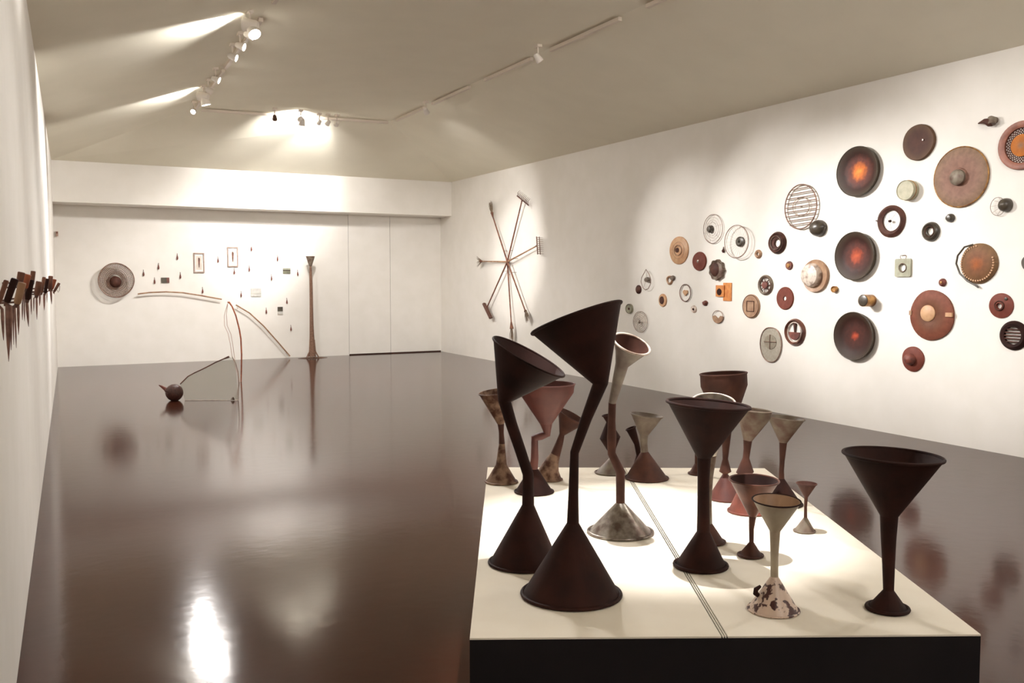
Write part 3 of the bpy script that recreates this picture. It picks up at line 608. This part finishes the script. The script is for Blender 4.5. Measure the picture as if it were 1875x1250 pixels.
Geo().box((-a*.08,-b,0),(a,b,.012)).build('square_plate', M_orange, e, smooth=False); Geo().box((-a,-b*.55,.012),(a*.12,b*.72,.024)).build('square_plate', M_orange, e, smooth=False)
plate(e, [(0,.03),(.8,.03),(1,.026),(0,.02)], a*.33, b*.38, M_dark, 'hole_cap', c=(-a*.5,-b*.02))
e, a, b = hang('tan_square_lid', 'tan oval lid with an embossed square, right of the orange plates', 'lid', 1376.4, 560.5, 31, 44)
plate(e, flat(.02), a, b, M_tand, 'lid_plate', .006); Geo().tube([(-a*.42,-b*.42,.022),(a*.42,-b*.42,.022),(a*.42,b*.42,.022),(-a*.42,b*.42,.022)], .006, 6, loop=True).build('square_bead', M_brown, e); torus(e, a*.93, b*.93, .02, .004, M_brown, 'rim_bead')
e, a, b = hang('teardrop_wire', 'teardrop-shaped wire with a small hub, upper left of the group', 'wire', 1188, 512, 20, 38)
td = [(0,b),( a*.6,b*.5),(a*.9,0),(a*.85,-b*.4),(a*.45,-b*.85),(-a*.1,-b*.98),(-a*.6,-b*.75),(-a*.9,-b*.2),(-a*.8,b*.2),(-a*.4,b*.6)]
Geo().tube([(x,y,.05) for x,y in td], .005, 6, loop=True).build('wire_loop', M_wire, e); plate(e, [(0,.06),(.8,.05),(1,.02),(0,0)], a*.42, b*.26, M_grey, 'hub', c=(0,b*.0)); wires(e, [[(0,b,.05),(0,0,.04)],[(-a*.5,-b*.8,.05),(0,0,.04)],[(a*.8,-b*.3,.05),(0,0,.04)]], .002, M_wirel)
e, a, b = hang('small_button', 'small dark oval button at the left end, below the teardrop wire', 'button', 1169.8, 529.8, 10, 16)
plate(e, [(0,.03),(.7,.026),(1,.01),(1,0),(0,0)], a, b, M_brown, 'button_cap')
e, a, b = hang('heart_ring', 'small heart-shaped tan ring with white hole', 'ring', 1229, 512.6, 16, 19)
annulus(e, .55, [(0,.016),(.5,.024),(1,.01)], a*.75, b*.9, M_tand, c=(-a*.25,0), wob=.05); plate(e, [(0,.035),(.8,.03),(1,.012),(0,0)], a*.5, b*.5, M_galvd, 'side_lobe', c=(a*.5,b*.4))
e, a, b = hang('oval_tin_lid', 'small tan oval lid with a dark oval inset, lower left of the heart ring', 'lid', 1214.3, 549.6, 14, 24)
plate(e, flat(.016), a, b, M_tan, 'lid_plate'); plate(e, [(0,.024),(.9,.022),(1,.014),(0,.012)], a*.6, b*.62, M_brown, 'inset', c=(-a*.12,0))
e, a, b = hang('oval_ring', 'thin oval ring holding a tan heart shape', 'ring', 1256.4, 536, 20, 31)
torus(e, a, b, .016, .006, M_copper, 'oval_rim'); Geo().prism([(0,-b*.35),(a*.4,0),(a*.36,b*.28),(a*.12,b*.32),(0,b*.18),(-a*.2,b*.34),(-a*.42,b*.2),(-a*.4,0)], .004, .02).build('heart', M_tan, e, smooth=False)
e, a, b = hang('small_disc', 'small pinkish disc with a dark centre dot, lowest of the left cluster', 'disc', 1271, 565.8, 10, 14)
plate(e, flat(.012), a, b, M_white, 'disc_plate'); plate(e, [(0,.024),(1,.018),(0,.01)], a*.34, b*.3, M_dark, 'stud_or_glint')
e, a, b = hang('bottle_top', 'tiny red-brown cap above the half-filled ring', 'cap', 1292.3, 554.8, 8, 10)
plate(e, [(0,.04),(.7,.034),(1,.01),(1,0),(0,0)], a, b, M_rustr, 'cap', .06)
e, a, b = hang('half_filled_ring', 'thin ring whose lower half holds a jagged tan piece', 'ring', 1316, 579.8, 19, 23)
torus(e, a, b, .016, .004, M_wire, 'oval_rim')
hp = [(a*math.cos(q), b*math.sin(q)) for q in [math.pi*.98+math.pi*1.04*k/16 for k in range(17)]]+[(a*.5,b*.18),(a*.3,-b*.1),(0,-b*.3),(-a*.3,0),(-a*.6,b*.2)]
Geo().prism(hp, .004, .02).build('jagged_half', M_tand, e, smooth=False)
e, a, b = hang('small_oval_tin', 'small grey oval tin left of the pale wire disc', 'tin', 1153.8, 565, 12, 18)
plate(e, [(0,.02),(.8,.02),(.95,.03),(1,.02),(1,0),(0,0)], a, b, M_sage, 'tin_face'); torus(e, a*.92, b*.92, .024, .005, M_brown, 'rim_band'); plate(e, [(0,.03),(1,.024),(0,.018)], a*.3, b*.25, M_brown, 'stud_or_glint')
e, a, b = hang('wire_disc', 'pale concentric wire disc, lowest at the left end of the group', 'wire ring', 1173.8, 589, 26, 38)
for r in (1,.86,.68,.5,.34): torus(e, a*r, b*r, .014+.02*(1-r), .0035, M_wirel if r < 1 else M_wire, 'wire_ring', n=32)
wires(e, [[(a*math.cos(q),b*math.sin(q),.014),(0,0,.034)] for q in [k*math.pi/4 for k in range(8)]], .002, M_wirel); plate(e, [(0,.04),(1,.03),(0,.026)], a*.16, b*.18, M_galvd, 'hub')
# ------------------------------------------------------------------ star of rakes and brooms on the right wall
CS = (929, 479)
GS = 'rakes and brooms arranged as a star on the right wall'
def tool(name, label, ex, ey, z0, hm, builder, cat):
    p = FR.hit(*CS, .0); e = empty(name, label, cat, GS, matrix=FR.mat(p))
    q = lambda x, y, z=.06: (lambda r: V((r.x, r.y, z)))(FR.loc(p, FR.hit(x, y, z)))
    c = q(CS[0], CS[1], z0); en = q(ex, ey, .09)
    d = (en-c).normalized()
    Geo().tube([c-d*.05, c.lerp(en,.5), en], [.016,.0135,.012], 8).build('handle', hm, e)
    Geo().tube([V((c.x+d.x*.25,c.y+d.y*.25,0)), V((c.x+d.x*.25,c.y+d.y*.25,z0+.01))], .004, 6).build('nail', M_wired, e)
    builder(e, q, en, d)
def rake(b0, b1, tip, nt, m, double=False, thick=.02):
    def f(e, q, en, d):
        A = q(*b0, .09); B = q(*b1, .09); t = q(*tip, .09)-A
        Geo().tube([A, A.lerp(B,.5), B], thick*.6, 8).build('rake_bar', m, e)
        if double: Geo().tube([A+t*.45, B+t*.45], thick*.45, 8).build('rake_bar', m, e)
        for k in range(nt):
            s = A.lerp(B, (k+.5)/nt); Geo().tube([s, s+t*.6+V((0,0,.02)), s+t+V((0,0,-.01))], [.006,.005,.002], 5).build('tine', m, e)
        Geo().tube([en, A.lerp(B,.5)], [.018,.014], 8).build('socket', m, e)
    return f
def fan(c0, w0, c1, w1, ns, m, sock=None):
    def f(e, q, en, d):
        A = q(*c0, .09); B = q(*c1, .09); ax = (B-A); pr = V((-ax.y, ax.x, 0)).normalized()
        k0 = .0089*w0/2; k1 = .0089*w1/2
        Geo().tube([en, A+ax*.08], [.014, max(k0,.02)*1.1], 10).build('broom_socket', sock or M_wood, e)
        g = Geo()
        for k in range(ns):
            f_ = -1+2*(k+.5)/ns; z = random.uniform(-.02,.02); s = A+pr*k0*f_; t = A+ax*random.uniform(.85,1.05)+pr*k1*f_+V((0,0,z))
            g.tube([s, s.lerp(t,.5)+V((0,0,z*.5)), t], [.004,.004,.0015], 4)
        tag(g.build('bristles', m, e), kind='stuff')
    return f
tool('garden_rake', 'rake at the top of the star, tines pointing up', 955.5, 368, .04, M_wood, rake((947,358.5),(967.5,375.5),(950.5,347.5),10,M_wired), 'rake')
tool('broom', 'thin twig broom at the upper left of the star', 902.5, 397, .07, M_wood, fan((901,391),6,(897.5,369),15,30,M_straw), 'broom')
tool('garden_rake', 'double-barred rake pointing right in the star', 982, 450.5, .10, M_woodl, rake((982.5,433),(984.5,465.5),(993,433.5),9,M_wire,True), 'rake')
tool('broom', 'short broom pointing left in the star', 883.5, 478.5, .055, M_woodl, fan((881,478),6,(873.5,479),26,28,M_straw), 'broom')
tool('push_brush', 'push brush at the lower left of the star with slanted head', 892, 562, .085, M_wood, rake((885.5,556),(898,582),(890,555),12,M_wired,True,.05), 'brush')
tool('broom', 'long broom hanging straight down in the star', 936, 589, .03, M_wood, fan((937,600),8,(937,623),16,30,M_straw,M_wood), 'broom')
tool('broom', 'ragged broom at the lower right of the star', 961, 567, .115, M_wood, fan((962,568),6,(967,588),18,32,M_straw), 'broom')
# ------------------------------------------------------------------ back wall things
e, a, b = hang('wire_bowl', 'large round wire mesh bowl with rusty hub, left on the back wall', 'basket', 211, 513, 64, 62, FB, .0, None)
o_ = FB.size(211,513,66,62,.2)
zr = .15; outl = [(a*1.0*math.cos(q)*(1+.02*math.sin(2*q+1)), b*math.sin(q)*(1-.03*math.cos(q)), zr) for q in [2*math.pi*k/56 for k in range(56)]]
Geo().tube(outl, .011, 6, loop=True).build('rim_wire', M_wire, e)
g = Geo(); n_ = 0
for k in range(64):
    q = 2*math.pi*k/64; pts = [(a*r*math.cos(q+tw), b*r*math.sin(q+tw), zz) for r, zz, tw in ((.34,.04,0),(.6,.07,.06),(.85,.11,.1),(.99,.145,.12))]
    g.tube(pts, .0042, 4)
for r, zz in ((.45,.05),(.55,.063),(.65,.078),(.75,.093),(.83,.107),(.9,.12),(.95,.135)): g.tube(ringloop(a*r,b*r,zz,40), .0042, 4, loop=True)
tag(g.build('wire_mesh', M_wire, e), kind='stuff')
plate(e, [(0,.11),(.55,.1),(.9,.07),(1,.05),(1,.02),(0,.0)], a*.34, b*.34, M_brown, 'hub', c=(a*.0,-b*.1))
plate(e, [(0,.014),(.95,.012),(1,.004),(1,0),(0,0)], a*.42, b*.42, M_galvd, 'back_plate', c=(-a*.1,-b*.14))
GD = 'small pointed weights scattered on the back wall'
drops = [((440,310),'just right of the wire bowl, upper'),((547,262),'second from the wire bowl, above the dark photo'),((681,193),'left of the first framed picture, highest'),((519,365),'immediately left of the dark photo'),((703,328),'between the dark photo and the first framed picture'),((862,433),'below the first framed picture'),((972,214),'between the two framed pictures'),((1088,298),'directly under the second framed picture'),((1195,277),'lower right of the second framed picture'),((1210,131),'highest of all, right of the second framed picture'),((1397,202),'above the green photo, near the column'),((1354,342),'lower left of the green photo'),((1541,309),'nearest the cup of the column'),((1137,461),'left of the pale photo'),((1464,510),'just above right of the upright photo'),((1317,579),'left of the upright photo'),((1493,703),'lowest, beside the column')]
first = None
for (cx, cy), t in drops:
    x, y = 150+cx/3.906, 420+cy/3.906
    if first is None:
        r0, a, b = hang('small_weight', '', 'weight', x, y, 4, 11, FB, 0, GD); first = r0; kids = []
        kids.append(Geo().tube([(0,-b*1.05,.02),(0,-b*.5,.024),(0,-b*.1,.02),(0,b*.3,.02)], [.011,.016,.011,.007], 10).build('weight_body', M_rustr, r0))
        kids.append(Geo().tube([(0,b*.3,.02),(0,b*.9,.012),(0,b*1.0,0)], .0045, 6).build('hanging_wire', M_wired, r0)); r = r0
    else:
        r = first.copy(); COL.objects.link(r); r.matrix_world = FB.mat(FB.hit(x, y))
        for kd in kids:
            c = kd.copy(); COL.objects.link(c); c.parent = r
    r['label'] = 'tiny red-brown weight on the back wall, '+t
def picture(label, cx, cy, w_, h_, parts, name='photograph', frame=None, cat='picture'):
    x, y = 150+cx/3.906, 420+cy/3.906
    e, a, b = hang(name, label, cat, x, y, w_/3.906, h_/3.906, FB, 0, 'pictures on the back wall')
    if frame:
        t = .022
        for p0, p1 in (((-a,-b,0),(-a+t,b,.03)),((a-t,-b,0),(a,b,.03)),((-a+t,b-t,0),(a-t,b,.03)),((-a+t,-b,0),(a-t,-b+t,.03))):
            Geo().box(p0, p1).build('frame_bar', frame, e, smooth=False)
        Geo().box((-a+t,-b+t,.002),(a-t,b-t,.012)).build('mat_board', M_white if False else MATS['white_wall_paint'], e, smooth=False)
    for nm, x0, y0, x1, y1, m, z in parts: Geo().box((a*x0,b*y0,.0),(a*x1,b*y1,z)).build(nm, m, e, smooth=False)
    return e, a, b
M_frame = mat('grey_brown_frame', (170,150,138), (150,128,116), 20, .6)
for lab, cx, cy in (('left framed picture of a slender brown shape on the back wall', 836, 238), ('right and higher framed picture of a slender brown shape', 1077, 196)):
    e, a, b = picture(lab, cx, cy, 76, 142, [], 'framed_picture', M_frame)
    Geo().prism([(a*-.05,-b*.5),(a*.08,-b*.48),(a*.16,0),(a*.2,b*.4),(a*.06,b*.52),(-a*.12,b*.5),(-a*.16,b*.3),(-a*.12,-b*.1)], .012, .016).build('brown_shape', M_copper, e, smooth=False)
    Geo().box((-a*.55,-b*.7,.012),(a*.55,b*.7,.0135)).build('picture_sheet', mat('picture_paper', (214,204,190), (200,190,178), 8, .8), e, smooth=False)
pa = mat('photo_dark_green', (84,78,64), (66,58,48), 20, .5); pb = mat('photo_red_brown', (128,72,60), (100,60,50), 20, .5); pc_ = mat('photo_pale', (206,202,194), (188,186,180), 14, .5)
pd = mat('photo_sage', (130,132,108), (100,100,82), 16, .5); pe = mat('photo_light_sage', (170,172,150), (150,150,130), 16, .5)
picture('dark small photo with a red right side near the wire bowl', 595, 363, 58, 38, [('print',-1,-1,.35,1,pa,.02),('print',.35,-1,1,1,pb,.02)])
picture('small green landscape photo left of the column cup', 1463, 296, 52, 38, [('print',-1,-1,1,-.1,pd,.02),('print',-1,-.1,1,.45,pa,.02),('print',-1,.45,1,1,pe,.02)])
picture('pale grey photo in the middle, below the second framed picture', 1244, 450, 72, 58, [('print',-1,-1,1,1,pc_,.02),('mount_line',-1,-.3,1,-.22,pe,.022)])
picture('small upright dark photo, lowest on the back wall', 1417, 580, 36, 54, [('print',-1,-.2,1,1,pa,.02),('print',-1,-1,1,-.2,pc_,.02)])
# small detector at the far left corner
e, a, b = hang('wall_detector', 'small red-brown detector high in the far left corner', 'detector', 104, 428, 6, 11, FB, 0, None)
Geo().box((-a*.7,-b*.8,0),(a*.7,b*.8,.05)).build('detector_body', mat('beige_detector',(176,146,128)), e, smooth=False); Geo().box((-a*.4,b*.1,.05),(a*.4,b*.6,.06)).build('window', M_rustr, e, smooth=False)
# two bowed rods standing off the wall
def bowed(label, pts):
    P = [FB.hit(150+x/3.906, 420+y/3.906, .1) for x, y in pts]; o = P[0]-FB.w*.1
    e = empty('bowed_rod', label, 'rod', 'pale bowed rods on the back wall', matrix=FB.mat(o))
    Q = [FB.loc(o, p) for p in P]; Geo().tube(Q, .013, 8).build('rod', M_woodl, e)
    for i in (0, -1):
        qx = Q[1 if i == 0 else -2].lerp(Q[i], .8); Geo().tube([(qx.x,qx.y,0),(qx.x,qx.y,.1)], .006, 6).build('peg', M_wire, e)
bowed('pale bowed rod arching from beside the wire bowl', [(400,461),(480,451),(600,446),(720,452),(850,472),(1000,499)])
bowed('pale bowed rod falling to the floor at the column', [(1102,539),(1200,598),(1300,690),(1400,803),(1488,905)])
# column of fibres with a cup
def fpt(x, y, base): 
    fwd = V((math.sin(YAW), math.cos(YAW), 0)); r = ray(x, y); t = (base-CAM).dot(fwd)/r.dot(fwd); return CAM+r*t
Bc = at_z(573, 655.5); e = empty('fibre_column', 'tall thin fibre column topped by a dark cup, standing against the back wall', 'sculpture', None, loc=Bc)
kk = depth_of(Bc)/FPX; F_ = lambda x, y: fpt(x, y, Bc)-Bc
Geo().tube([F_(572,652),F_(571.5,632),F_(571,613),F_(570.5,594),F_(570,560),F_(569.5,530),F_(568.8,500),F_(568.5,484)], [r*kk for r in (7,5.2,4.2,3.6,3.2,3,2.6,1.8)], 12).build('stalk', mat('net_brown',(136,104,84),(110,80,64),40,.8,bump=.5), e)
for k in range(16):
    q = 2*math.pi*k/16+.2; rr = (11+3*math.sin(k*2.3))*kk; s = F_(571.5,622)
    Geo().tube([s+V((math.cos(q)*4*kk, math.sin(q)*3*kk, 0)), V((s.x*.7+math.cos(q)*5.5*kk, s.y*.7+math.sin(q)*4*kk, s.z*.4)), V((math.cos(q)*rr, math.sin(q)*rr*.45, .01))], [.012,.009,.006], 5).build('root_strand', M_woodl if k%3 else M_wood, e)
Geo().lathe([(0,.02),(.5,.018),(1,.004),(1,0),(0,0)], 26*kk, 5*kk, 40, wob=.06).build('floor_mat', mat('dark_net',(110,86,70),(90,68,56),40,.9), e)
c0 = F_(568.5,488); c1 = F_(568.8,469)
Geo().lathe([(.2,0),(.35,.02),(.8,(c1-c0).z*.7),(1,(c1-c0).z),(.9,(c1-c0).z),(.7,(c1-c0).z*.7),(.1,.04)], 8*kk, 8*kk, 24).build('cup', M_galvd, e).location = c0
# curved brown staff with thin threads
Bs = at_z(441.5, 699); e = empty('curved_staff', 'tall curved red-brown staff standing on the floor with thin threads from its tip', 'sculpture', None, loc=Bs)
F_ = lambda x, y: fpt(x, y, Bs)-Bs
Geo().tube([(0,0,.0),F_(442,676),F_(442.4,649),F_(441,620),F_(438.5,604),F_(432,578),F_(425,561),F_(419.5,553),F_(417.3,554)], [.009,.011,.012,.012,.012,.011,.011,.013,.018], 8).build('staff', M_woodo, e)
for P in ([(416.5,556),(410.5,578),(411,596),(417.5,610),(422,631),(425,652),(434,680),(438,700)], [(417,556),(414.5,575),(416,596),(423,612),(427,636),(430,660),(436,682),(439,700)]):
    Geo().tube([F_(*p) for p in P[:-1]]+[V((F_(*P[-1]).x, F_(*P[-1]).y, .004))], .0045, 5).build('thread', mat('pinkish_thread',(200,170,158)), e)
# dark gourd-like vessel with beak, bent rod and gauze
Bv = at_z(314, 733); kv = depth_of(Bv)/FPX; F_ = lambda x, y: fpt(x, y, Bv)-Bv
e = empty('beaked_vessel', 'dark beaked vessel on the floor holding a bent rod and greenish gauze', 'sculpture', None, loc=Bv)
Geo().tube([F_(319,718.5)+(F_(336,722)-F_(302,715))*t for t in (-.42,-.41,-.33,-.2,-.05,.1,.22,.32,.4,.45,.47)], [r*kv for r in (.5,6.5,10.5,14,15.6,15.6,14.2,11.6,8,4,.5)], 28).build('vessel_body', mat('beaded_brown',(86,50,40),(60,32,26),60,.5,bump=.4), e)
Geo().tube([F_(316.5,717),F_(313.5,725),F_(311.3,731.8)], [15*kv,9*kv,1.5*kv], 24).build('foot', M_brown, e)
Geo().tube([F_(291,705),F_(296,707.5),F_(303,712),F_(309,718)], [.8*kv,2.2*kv,3.6*kv,5.5*kv], 12).build('beak', M_rustr, e)
rod = [(330,703),(336,697),(344,689),(356,682.5),(369,676.5),(382,670),(395,663),(408,657.5),(419.5,653)]
Geo().tube([F_(*p) for p in rod], [.008]*8+[.015], 7).build('bent_rod', M_wired, e)
M_net = mat('green_gauze', (158,160,134), (146,148,122), 50, .8, alpha=.35)
top = [F_(*p) for p in rod]+[F_(425,655),F_(431,663)]
n = len(top); xs0, xs1 = F_(338,723), F_(436,715)
def low_(f):
    p = xs0.lerp(xs1, f); p.z = .006; return p
g = Geo().rings([top, [t.lerp(low_(i/(n-1)), .5) for i, t in enumerate(top)], [low_(i/(n-1)) for i in range(n)]]); g.f = [f for f in g.f if not (0 in f and n-1 in f) and not (n in f and 2*n-1 in f)]
g.build('gauze', M_net, e)
Geo().tube([low_(0), low_(.5), low_(1)], .004, 5).build('hem_thread', M_wirel, e)
Geo().tube([F_(425,653),F_(431,663),F_(436,680),F_(437,700),low_(1)], .006, 5).build('hem_wire', M_wirel, e)
Geo().tube([low_(.9), low_(.9)+V((0,0,.02)), low_(.9)+V((0,0,.04))], [.03,.022,.008], 8).build('glass_bead', M_galv, e)
# ------------------------------------------------------------------ brush-like tools along the left wall
GT = 'spiked wooden-handled tools in a row on the left wall'
TL = [ # label, top(x,y), bottom(x,y), width px, depth m, material, spikes [(x0,y0,x1,y1,w)]
 ('leftmost brown handle in the row, cut off by the picture edge', (12,513),(-3,557),9,2.9,M_wood,[(4,566,6.5,623,6)]),
 ('very dark thick handle with the longest pale spike', (27.5,510),(12,554),13,3.1,M_dark,[(14,560,16,662,9),(20,560,20.5,641,5)]),
 ('brown square-topped handle behind the tan one', (39.5,498),(35,520),12.5,3.7,M_wood,[(27,560,30,637,3.6)]),
 ('tan-brown thick handle, front and centre of the near tools', (41,517),(31,557),14,3.3,M_woodl,[(24,560,25,631,3.4),(33.5,560,34,613,5)]),
 ('orange-red handle in the middle of the row', (51,502),(45,528),12,3.9,M_woodo,[(41,558,41,586,2.6),(44.5,558,45,588,2.6)]),
 ('tallest narrow brown handle, highest top in the row', (61,496),(58,522),8.5,4.4,M_wood,[(57,550,57.4,576,2.6)]),
 ('dark handle in front of the tallest narrow one', (56.5,512),(50,549),12,4.0,M_dark,[(49,552,52.3,598,5.5)]),
 ('broad brown handle just right of the middle gap', (72,515),(67,541),11,4.8,M_wood,[(62,546,61.8,570,2.4),(67,543,67.6,585,3.6)]),
 ('slim brown handle right of the broad one', (81,507),(76,536),6,5.3,M_wood,[(73,540,72.6,560,3.5)]),
 ('slim dark handle before the far cluster', (87,510),(82.5,537),6,5.7,M_dark,[(81,538,81,568,4)]),
 ('pale topped handle in the far cluster', (93,505),(91,530),8,6.1,M_wood,[(86,535,86,554,2)]),
 ('small orange handle in the far cluster', (100.5,511),(95,529),6.5,6.7,M_woodo,[(93,530,94.6,557,4)]),
 ('farthest small brown handle with a thin wire loop', (108.5,518),(99,534),5,7.2,M_wood,[(99,534,99,539,2)]),
]
for label, t0, b0, wpx, d, m, sp in TL:
    A = at_depth(*t0, d); Bq = at_depth(*b0, d)
    foot = FL.o + FL.u*((Bq-FL.o).dot(FL.u)); wp = V((foot.x, foot.y, Bq.z))
    e = empty('spiked_tool', label, 'tool', GT, loc=wp); k = d/FPX
    a_, b_ = A-wp, Bq-wp; ax = (b_-a_)
    g = Geo(); seg = 10
    Geo().tube([a_, a_+ax*.04, a_+ax*.5, a_+ax*.9, b_], [wpx*k*.40, wpx*k*.5, wpx*k*.48, wpx*k*.46, wpx*k*.3], 12).build('handle', m, e)
    Geo().tube([b_-ax*.08, b_+ax.normalized()*.012], [wpx*k*.36, wpx*k*.24], 10).build('ferrule', M_wired, e)
    for (x0,y0,x1,y1,w_) in sp:
        p0 = at_depth(x0,y0,d)-wp; p1 = at_depth(x1,y1,d)-wp
        Geo().tube([b_, p0, p0.lerp(p1,.3), p0.lerp(p1,.7), p1], [w_*k*.25, w_*k*.45, w_*k*.5, w_*k*.32, .0006], 8).build('spike', mat('rusty_spike_steel',(138,100,88),(104,70,60),30,.5,.2), e)
    Geo().tube([(0,0,b_.z+.004), b_-ax*.1], .0035, 6).build('wall_nail', M_wired, e)
    if 'wire loop' in label:
        Geo().tube([at_depth(x,y,d)-wp for x,y in ((107,519),(109.5,524),(109,531),(106.5,535),(104.5,531))], .002, 5).build('wire_loop', M_wire, e)
